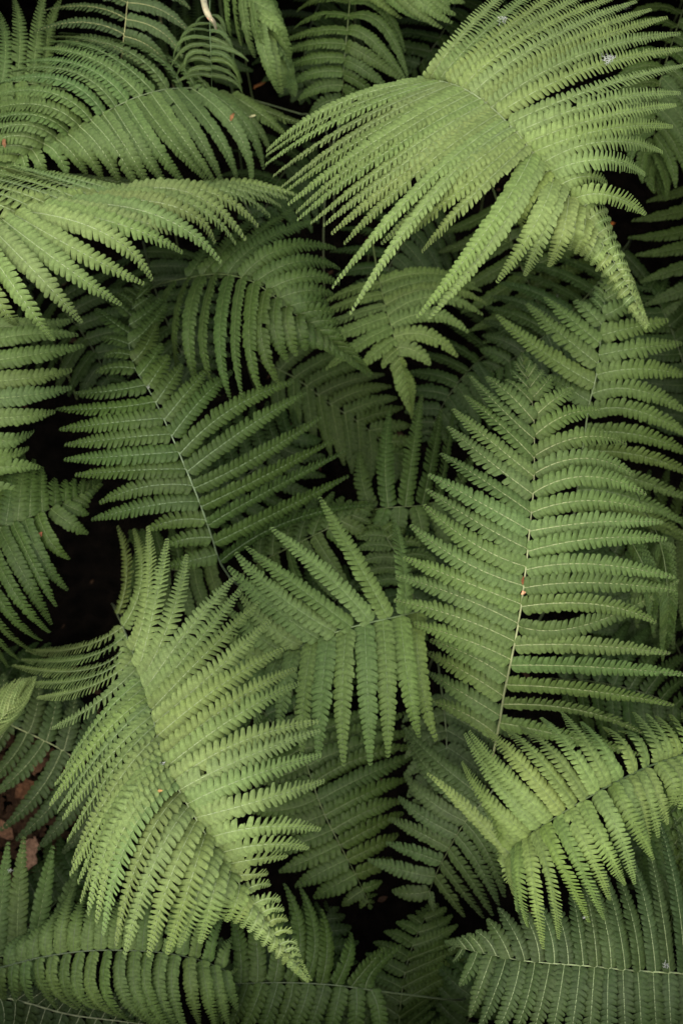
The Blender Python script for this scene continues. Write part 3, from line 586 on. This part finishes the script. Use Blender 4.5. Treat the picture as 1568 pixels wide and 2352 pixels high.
frond('thin drooping tip hooked over the right side leaflets of the largest open frond',
  [(1400,1170,640),(1432,1215,695),(1458,1262,712),(1480,1310,712),(1493,1370,695),(1498,1420,665),(1499,1448,640)],
  A=[(1445,1238,1458,1232,1475,1232),(1480,1310,1498,1312,1512,1325),(1493,1370,1503,1376,1508,1392)],
  B=[(1445,1238,1445,1255,1452,1275),(1480,1310,1476,1330,1480,1350),(1493,1370,1486,1385,1487,1398)],
  sp=11, w=15, tint=D_, rr=2, ribs=False, group='right edge fronds', dz=(1,-6))
frond('second thin drooping tip hanging just inside the right edge',
  [(1470,1160,610),(1500,1210,665),(1520,1270,682),(1530,1340,678),(1532,1410,655),(1524,1480,620),(1520,1512,600)],
  A=[(1515,1250,1532,1250,1550,1260),(1531,1380,1545,1385,1552,1402),(1528,1450,1536,1458,1540,1470)],
  B=[(1515,1250,1508,1268,1508,1290),(1531,1380,1520,1395,1516,1412),(1528,1450,1520,1462,1516,1474)],
  sp=11, w=15, tint=D_, rr=2, ribs=False, group='right edge fronds', dz=(1,-6))

# ================= centre small ones
frond('small fresh frond tip pointing straight down below the top right frond',
  [(855,560,450),(868,630,510),(884,700,545),(899,752,555),(914,809,552),(930,870,535),(946,955,500)],
  A=[(872,650,980,630,1090,650),(884,695,1000,660,1115,692),(893,728,995,690,1104,732),(900,756,985,738,1060,782),(908,785,972,790,1034,836),(914,809,935,815,955,835),(930,870,945,878,953,892)],
  B=[(872,650,800,670,730,700),(884,700,795,725,705,770),(893,730,805,760,715,800),(900,756,830,795,760,850),(908,785,870,815,850,845),(914,809,895,825,885,845),(930,870,918,885,912,900)],
  sp=26, w=40, tint=(0.062,0.095,0.024), dz=(5,-24), rr=3, group='middle fronds')
frond('murky frond seen through the black gap above the centre',
  [(600,830,320),(680,870,345),(760,930,355),(830,975,350),(890,1030,330),(930,1090,300)],
  A=[(640,850,700,800,770,760),(700,885,770,850,850,830),(760,930,830,900,900,890),(830,975,880,960,930,950),(870,1010,910,1010,950,1010)],
  B=[(640,850,640,920,650,1000),(700,885,710,950,720,1020),(760,930,775,1000,790,1070),(830,975,835,1040,830,1100),(870,1010,880,1060,880,1110)],
  sp=36, w=36, tint=D_, dz=(3,-10), rr=2.6, group='fronds in the dark gaps')
frond('shaded frond with upturned points lying between the open left frond and the centre one',
  [(540,1330,440),(620,1280,500),(700,1240,530),(780,1200,545),(850,1158,540)],
  A=[(600,1295,600,1360,620,1440),(660,1260,680,1330,720,1400),(720,1230,755,1290,800,1350),(780,1200,815,1220,850,1240),(815,1180,835,1188,850,1196)],
  B=[(600,1295,600,1230,620,1170),(660,1260,670,1200,700,1140),(720,1230,740,1180,770,1130),(780,1200,790,1175,805,1150)],
  sp=34, w=36, tint=D_, dz=(4,-14), rr=2.8, group='middle fronds')
frond('short star shaped frond tip above the centre frond beside the right open one',
  [(960,1420,470),(940,1340,520),(915,1280,545),(890,1240,550),(868,1200,540),(850,1165,520)],
  A=[(940,1340,985,1330,1030,1340),(915,1280,960,1270,1000,1290),(890,1240,920,1222,935,1226),(870,1203,882,1190,890,1186)],
  B=[(940,1340,890,1330,840,1350),(915,1280,865,1275,820,1290),(890,1240,850,1235,815,1245),(870,1203,850,1205,835,1212)],
  sp=30, w=30, tint=D_, dz=(4,-14), rr=2.6, group='middle fronds')
frond('dim frond seen in the bottom centre hollow with sharp scattered points',
  [(905,2440,330),(915,2360,370),(922,2280,390),(935,2210,390),(960,2140,370),(990,2080,340)],
  A=[(912,2370,960,2330,1010,2290),(920,2310,985,2270,1062,2232),(928,2250,1000,2215,1065,2190),(945,2180,1000,2160,1050,2130),(970,2120,1000,2110,1030,2090)],
  B=[(912,2370,860,2330,800,2300),(920,2310,860,2280,790,2262),(928,2250,880,2225,830,2205),(945,2180,910,2160,870,2150)],
  sp=34, w=30, tint=D_, dz=(3,-12), rr=2.6, group='lower fronds')
frond('dim frond at the bottom edge below the centre hollow with low spreading leaflets',
  [(1040,2460,330),(960,2420,350),(880,2380,360),(800,2340,360),(730,2310,340)],
  A=[(960,2420,990,2370,1030,2330),(880,2380,900,2340,940,2310),(800,2340,815,2310,840,2290)],
  B=[(960,2420,930,2470,900,2500),(880,2380,840,2420,800,2450),(800,2340,770,2370,740,2390)],
  sp=36, w=36, tint=D_, dz=(3,-12), rr=2.6, group='lower fronds')
frond('dark frond falling into the black hollow left of the centre',
  [(560,1250,330),(480,1290,370),(420,1310,390),(370,1300,395),(330,1270,385),(300,1230,370)],
  A=[(480,1290,470,1230,480,1160),(420,1310,410,1250,400,1200),(370,1300,355,1250,345,1215),(330,1270,320,1240,312,1215)],
  B=[(480,1290,500,1360,540,1420),(420,1310,440,1390,480,1450),(370,1300,370,1370,390,1440),(330,1270,310,1330,300,1400)],
  sp=34, w=34, tint=D_, dz=(3,-12), rr=2.6, group='fronds in the dark gaps')

SHADE_ = (0.016, 0.031, 0.007)  # green darkened so the shade of the gaps is in the tint
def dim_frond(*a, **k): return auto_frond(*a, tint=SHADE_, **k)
# ================= dim fronds low in the stand, glimpsed through the gaps
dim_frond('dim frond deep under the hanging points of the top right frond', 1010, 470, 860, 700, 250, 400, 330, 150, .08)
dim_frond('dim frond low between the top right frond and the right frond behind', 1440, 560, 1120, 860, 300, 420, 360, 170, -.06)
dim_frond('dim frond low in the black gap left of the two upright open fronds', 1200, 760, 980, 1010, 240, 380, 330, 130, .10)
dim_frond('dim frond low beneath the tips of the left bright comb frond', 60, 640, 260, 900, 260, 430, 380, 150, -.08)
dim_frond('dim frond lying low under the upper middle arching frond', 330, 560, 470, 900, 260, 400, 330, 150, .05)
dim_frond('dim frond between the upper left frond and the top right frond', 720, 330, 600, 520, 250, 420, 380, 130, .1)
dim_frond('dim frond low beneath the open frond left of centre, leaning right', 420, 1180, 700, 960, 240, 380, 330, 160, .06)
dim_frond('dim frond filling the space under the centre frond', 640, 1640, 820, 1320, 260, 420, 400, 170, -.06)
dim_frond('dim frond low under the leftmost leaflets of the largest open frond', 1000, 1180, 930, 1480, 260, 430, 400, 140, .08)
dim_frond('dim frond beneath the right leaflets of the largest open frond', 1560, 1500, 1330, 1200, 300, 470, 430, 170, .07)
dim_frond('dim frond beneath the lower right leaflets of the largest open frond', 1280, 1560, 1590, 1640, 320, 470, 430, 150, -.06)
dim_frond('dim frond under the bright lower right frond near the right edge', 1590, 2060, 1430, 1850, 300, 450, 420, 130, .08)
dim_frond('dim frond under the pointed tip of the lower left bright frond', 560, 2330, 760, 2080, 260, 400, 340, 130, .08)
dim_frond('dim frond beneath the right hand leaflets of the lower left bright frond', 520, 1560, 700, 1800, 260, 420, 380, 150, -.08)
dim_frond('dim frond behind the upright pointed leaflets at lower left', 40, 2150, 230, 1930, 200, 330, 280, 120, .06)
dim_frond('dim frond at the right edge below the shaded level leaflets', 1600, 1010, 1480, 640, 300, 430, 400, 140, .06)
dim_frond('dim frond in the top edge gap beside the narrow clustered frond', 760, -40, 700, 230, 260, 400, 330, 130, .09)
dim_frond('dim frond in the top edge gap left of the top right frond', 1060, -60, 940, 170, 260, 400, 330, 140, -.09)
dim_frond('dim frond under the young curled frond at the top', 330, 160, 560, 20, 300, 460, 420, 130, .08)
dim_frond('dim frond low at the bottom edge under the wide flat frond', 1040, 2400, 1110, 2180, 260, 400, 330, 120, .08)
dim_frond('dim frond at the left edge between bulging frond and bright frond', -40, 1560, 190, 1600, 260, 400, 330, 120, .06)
# ------------------------------------------------------------------ unseen fern leaflets added round the frame to block side light
def in_view(P, margin):
    """does a point (with margin in metres) fall into the camera's view?"""
    d = P - CAM_POS; depth = d[2] * -_ct + d[1] * _st; up = d[1] * _ct + d[2] * _st
    h = depth * SENSOR / LENS / 2
    return depth > 0 and abs(up) < h + margin and abs(d[0]) < h * IMG_W / IMG_H + margin
def shading_fern_bed():
    """unseen rest of the stand, added all round the frame to darken the depths: one mesh of simple toothed leaflets, too many to count"""
    r = np.random.default_rng(21); Vs, Fs, n0 = [], [], 0
    uu = np.linspace(0, 1, 7)
    hwp = np.array((0.7, 1, 1, 0.95, 0.8, 0.5, 0.05))
    for k in range(520):
        a = r.uniform(0, 2 * math.pi); q = math.sqrt(r.uniform(0.25, 7.0))
        cx, cy = 0.52 * q * math.cos(a), 0.68 * q * math.sin(a) - 0.03
        L = r.uniform(0.7, 1.0); h = a + r.uniform(-1.2, 1.2); zt = r.uniform(0.40, 0.92)
        P0 = np.array((cx, cy, zt * 0.75)); P2 = P0 + np.array((math.cos(h) * L, math.sin(h) * L, r.uniform(-.15, .05))); Cc = (P0 + P2) / 2 + np.array((0, 0, r.uniform(.10, .3)))
        for t in np.linspace(0.04, 0.97, 26):
            B = (1-t)**2 * P0 + 2*t*(1-t) * Cc + t*t * P2; T = norm(2*(1-t)*(Cc-P0) + 2*t*(P2-Cc)); Sd = norm(np.cross(T, (0, 0, 1.0)))
            ln = 0.15 * math.sin(math.pi * min(1, 0.12 + t ** 0.8 * 0.86)) + 0.01
            for sg in (-1, 1):
                d = norm(Sd * sg + T * 0.35); e = B + d * ln + np.array((0, 0, -0.25 * ln))
                if in_view(B, 0.05) or in_view(e, 0.05) or in_view((B + e) / 2 + np.array((0, 0, 0.05 * ln)), 0.05) or e[2] < 0.02: continue
                m = (B + e) / 2 + np.array((0, 0, 0.05 * ln))
                c = 2 * m - 0.5 * (B + e); Q = bez(B, c, e, uu); A = norm(np.cross(np.cross(d, T), d))
                w = 0.0115 * hwp[:, None]
                V = np.stack([Q - A * w - [0, 0, 0.002], Q, Q + A * w - [0, 0, 0.002]], 1).reshape(-1, 3)
                i = np.arange(6)[:, None] * 3 + np.arange(2)[None]
                Vs.append(V); Fs.append(np.stack([i, i+1, i+4, i+3], -1).reshape(-1, 4) + n0); n0 += len(V)
    V = np.concatenate(Vs); me = quick_mesh('shading_fern_bed', V, np.concatenate(Fs), M_LEAF, np.zeros((len(V), 2)))
    o = link('shading_fern_bed', me, None, D_); o['kind'] = 'stuff'; o['label'] = 'unseen rest of the fern stand, added beyond the edges of the picture to block side light'
shading_fern_bed()

# ------------------------------------------------------------------ dead leaves, scraps and fluff
def crumpled(name, P, size, rz, color, label, cat, mat=None, aspect=0.5, group=None, tilt=0.3, seed=0, lobes=3):
    """a small dry leaf: a cupped, notched blade with thickness and a stub of stalk"""
    r = np.random.default_rng(seed + 77); n, m = 9, 5
    t = np.linspace(0, 1, n)[:, None]; c = np.linspace(-1, 1, m)[None]
    hw = aspect * 0.5 * np.sin(np.pi * np.clip(t, 0.03, 0.97)) ** 0.8 * (1 + 0.28 * np.sin(t * math.pi * 2 * lobes + r.uniform(0, 6)))
    X = (t - 0.5) * np.ones_like(c); Y = hw * c + 0.08 * np.sin(3 * t) * np.ones_like(c)
    Z = 0.30 * aspect * (c ** 2) * hw / max(hw.max(), 1e-6) + 0.10 * np.sin(t * 5 + r.uniform(0, 6)) + r.normal(0, 0.025, (n, m))
    V = np.stack([X, Y, Z], -1).reshape(-1, 3) * size; th = np.array((0, 0, -0.03 * size))
    i = np.arange(n - 1)[:, None] * m + np.arange(m - 1)[None]; F = np.stack([i, i + 1, i + m + 1, i + m], -1).reshape(-1, 4)
    rim = np.concatenate([np.arange(0, m), np.arange(2 * m - 1, n * m, m), np.arange(n * m - 2, (n - 1) * m - 1, -1), np.arange((n - 2) * m, 0, -m)])
    Fr = np.stack([rim, rim + n * m, np.roll(rim, -1) + n * m, np.roll(rim, -1)], -1)
    VV2 = np.concatenate([V, V + th]); FF = np.concatenate([F, F[:, ::-1] + n * m, Fr])
    o = link(name, quick_mesh(name, VV2, FF, mat or M_DEAD), None, color)
    o.location = P; o.rotation_euler = (r.uniform(-tilt, tilt), r.uniform(-tilt, tilt), rz)
    o['label'] = label; o['category'] = cat
    if group: o['group'] = group
    return o

bpy.context.view_layer.update(); DG = bpy.context.evaluated_depsgraph_get()
def resting(x, y, up=0.0012):
    """the point of the fern or ground that a dropped scrap seen at x, y lies on"""
    a = at(x, y, 0.9); d = Vector(a - CAM_POS).normalized()
    ok, loc, nor, *_ = S.ray_cast(DG, Vector(CAM_POS), d)
    if not ok: return Vector(at(x, y, 0.0)), Vector((0, 0, 1))
    if nor.z < 0: nor = -nor
    return loc + nor * up, nor
def ground_at(x, y):
    """ground height below"""
    g = bpy.data.objects['ground']; ok, loc, nor, _ = g.ray_cast(Vector((x, y, 2)), Vector((0, 0, -1))); return loc.z if ok else 0.0
rl = random.Random(5)
BR = [(0.11, 0.055, 0.028), (0.15, 0.08, 0.045), (0.08, 0.038, 0.02), (0.22, 0.13, 0.08)]
spots = [('wide brown dead leaf on the ground at the left edge', 62, 1815, 60, 0.5), ('rust coloured leaf piece lying under the grey green frond at left', 95, 1760, 46, 0.9),
         ('pale pinkish brown curled leaf beside the tall pointed leaflets at lower left', 88, 2010, 60, 1.5), ('long tan leaf strip standing between two upright pointed leaflets', 72, 1960, 70, 1.4),
         ('dark russet leaf in the litter just below the cut pale rachis', 118, 1735, 40, 0.2), ('torn orange brown leaf in the litter at the very left edge', 14, 1905, 52, 2.2)]
for q, (lab, x, y, size, rz) in enumerate(spots):
    P = at(x, y, 0.12); z = ground_at(P[0], P[1]); P = at(x, y, z + 0.03)
    crumpled('dead_leaf', P, size * px_size(0.1), rz, BR[q % 4], lab, 'dead leaf', group='dead leaves in the gap at left', aspect=0.55, seed=q, lobes=2 + q % 3)
# the litter itself, too much to count
def litter():
    r = np.random.default_rng(9); Vs, Fs, n0 = [], [], 0
    for k in range(560):
        if k < 380: x, y = at(r.normal(75, 75), r.normal(1870, 130), 0.1)[:2]
        else: x, y = r.uniform(-.8, .8), r.uniform(-.9, .9)
        z = ground_at(x, y) + r.uniform(0.002, 0.02); s_ = r.uniform(0.005, 0.015) if k < 380 else r.uniform(0.004, 0.009); a = r.uniform(0, 6.28)
        ax = np.array((math.cos(a), math.sin(a), r.normal(0, .3))) * s_; ay = np.array((-math.sin(a), math.cos(a), r.normal(0, .3))) * s_ * r.uniform(.25, .6)
        c = np.array((x, y, z)); b = np.array((0, 0, s_ * r.uniform(.1, .35)))
        V = np.array([c - ax, c - ax * .4 - ay + b * .3, c - ax * .4 + b, c - ax * .4 + ay, c + ax * .4 - ay * .8, c + ax * .4 + b, c + ax * .4 + ay * .9 + b * .4, c + ax])
        Vs.append(V); Fs.append(np.array([[0, 1, 2, 3], [1, 4, 5, 2], [2, 5, 6, 3], [4, 7, 6, 5]]) + n0); n0 += 8
    o = link('leaf_litter', quick_mesh('leaf_litter', np.concatenate(Vs), np.concatenate(Fs), M_DEAD), None, (0.030, 0.016, 0.008)); o['kind'] = 'stuff'
litter()
for q, (lab, x, y, size, rz, col, asp) in enumerate([
        ('rusty scrap caught on the rachis of the largest open frond, upper of two', 1203, 1333, 20, 1.4, (0.13, 0.05, 0.02), .3),
        ('small tan scrap on the rachis of the largest open frond, lower of two', 1201, 1361, 12, 0.4, (0.45, 0.25, 0.13), .7),
        ('tiny orange scrap beside the hanging tip of the top right frond', 1404, 517, 13, 0.2, (0.36, 0.12, 0.03), .7),
        ('brown scrap lying on the right leaflets of the upper left frond', 533, 269, 24, 1.2, (0.14, 0.07, 0.028), .35),
        ('pale straw scrap on the upper left frond, right of the brown one', 578, 268, 18, 0.2, (0.30, 0.30, 0.15), .35),
        ('brown withered scrap near the left edge on the upper left frond', 14, 328, 24, 1.7, (0.13, 0.065, 0.03), .4),
        ('dark rusty scrap on the bulging frond at the left edge', 96, 1232, 22, 1.0, (0.16, 0.06, 0.03), .6),
        ('tiny tan scrap near the rachis of the lower left bright frond', 370, 1818, 14, 0.2, (0.30, 0.17, 0.06), .4),
        ('tiny orange scrap on the lower right bright frond', 1213, 2090 - 170, 9, 0.2, (0.5, 0.25, 0.08), .7)]):
    P, n_ = resting(x, y, 0.003)
    crumpled('dead_scrap', P, size * px_size(P.z), rz, col, lab, 'scrap', group='dead scraps caught on the fronds', aspect=asp, seed=20 + q, lobes=3)
# rusty catkin in the dark gap
def catkin():
    P, _ = resting(590, 214, 0.03); px = px_size(P.z); r = np.random.default_rng(4)
    t = np.linspace(0, 1, 12); Pts = np.stack([(t - .5) * 28 * px, (t - .5) * 22 * px, 0.002 * np.sin(t * 6)], -1)
    root = link('catkin', tube_mesh('catkin', Pts, (2.0 + 1.2 * np.sin(t * math.pi)) * px, M_DEAD, 7), None, (0.25, 0.10, 0.03)); root.location = P
    root['label'] = 'rusty brown catkin hanging in the black gap beside the narrow clustered frond'; root['category'] = 'catkin'
    for i in range(14):
        c = Pts[1 + i % 11] + r.normal(0, 1.6, 3) * px; q = c + r.normal(0, 2.5, 3) * px
        link('scale', tube_mesh('scale', [c, (c + q) / 2 + r.normal(0, .6, 3) * px, q], np.array((1.5, 1.8, 0.3)) * px, M_DEAD, 5), root, (0.30, 0.13, 0.04))
catkin()
# pale scaly crozier at the top
def crozier():
    root = bpy.data.objects.new('fern_crozier', None); COL.objects.link(root); z = 0.80; px = px_size(z)
    K = np.array([(452, -60, 740), (462, -25, 780), (468, 0, 800), (473, 22, 808), (482, 40, 806), (492, 52, 796), (496, 66, 780)], float)
    t = np.linspace(0, 1, 7); tt = np.linspace(0, 1, 26); KP = spline(t, K, tt); W = at(KP[:, 0], KP[:, 1], KP[:, 2] / 1000)
    root.location = W[0]; root['label'] = 'pale cream scaly crozier curling down above the young unfurling frond'; root['category'] = 'fern crozier'
    link('stalk', tube_mesh('stalk', W - W[0], np.interp(tt, (0, .6, 1), (9, 8, 3)) * px, M_RIB, 9), root, (0.23, 0.21, 0.12))
    r = np.random.default_rng(2)
    for i in range(34):
        k = r.integers(3, 25); d = norm(r.normal(0, 1, 3)) * 7 * px * (1.1 - k / 30); d[2] = abs(d[2]); c = W[k] + d; e = c + norm(W[min(k + 1, 25)] - W[k]) * r.uniform(6, 14) * px + d * 0.5
        link('scale', tube_mesh('scale', np.array([c, (c + e) / 2 + d * .2, e]) - W[0], np.array((1.6, 2.2, 0.3)) * px, M_RIB, 5, 0.5), root, (0.36, 0.27, 0.17) if i % 3 else (0.30, 0.14, 0.08))
crozier()
# white fluff and specks
for q, (lab, x, y, size, nf) in enumerate([
        ('largest tuft of white down caught in the gap of the top right frond', 1392, 142, 26, 60), ('small tuft of white down near the top edge on the top right frond', 1434, 20, 13, 26),
        ('pale smear of down on the upper left leaflets of the top right frond', 1152, 52, 22, 22), ('white speck on the rachis of the upper left frond', 366, 210, 6, 10),
        ('white down fleck on the leftmost upright pointed leaflet at lower left', 24, 2001, 10, 16), ('white fleck on the wide flat frond under the bright lower right one', 1342, 2112, 9, 14),
        ('pale fleck on the rachis of the open frond left of centre', 343, 891, 8, 12), ('white down fleck near the right end of the wide flat frond', 1525, 2215, 14, 20),
        ('small grey white fleck on the lower left bright frond near its middle', 378, 1755, 9, 12), ('white fleck in the very dark frond right of the hanging points', 1278, 682, 8, 10)]):
    P, n_ = resting(x, y, 0.002); px = px_size(P.z); r = np.random.default_rng(60 + q); Vs, Fs, n0 = [], [], 0
    for k in range(nf):
        c = r.normal(0, 0.28, 3) * size * np.array((1, .7, .3)); d = norm(r.normal(0, 1, 3) * np.array((1, 1, .4))) * size * .35; b = r.normal(0, .12, 3) * size
        me_P = np.array([c, c + d * .5 + b, c + d]) * px; wv = norm(np.cross(d, (0, 0, 1.0))) * 0.35 * px; uv_ = np.array((0, 0, 0.5)) * px
        V = np.concatenate([me_P - wv, me_P + uv_, me_P + wv]); Vs.append(V); Fs.append(np.array([[0, 1, 4, 3], [1, 2, 5, 4], [3, 4, 7, 6], [4, 5, 8, 7], [6, 7, 1, 0], [7, 8, 2, 1]]) + n0); n0 += 9
    V = np.concatenate(Vs); V[:, 2] -= V[:, 2].min()
    o = link('white_down', quick_mesh('white_down', V, np.concatenate(Fs), M_FLUFF), None, (0.40, 0.41, 0.38)); o.location = P
    o['label'] = lab; o['category'] = 'plant down'; o['group'] = 'flecks of white down'
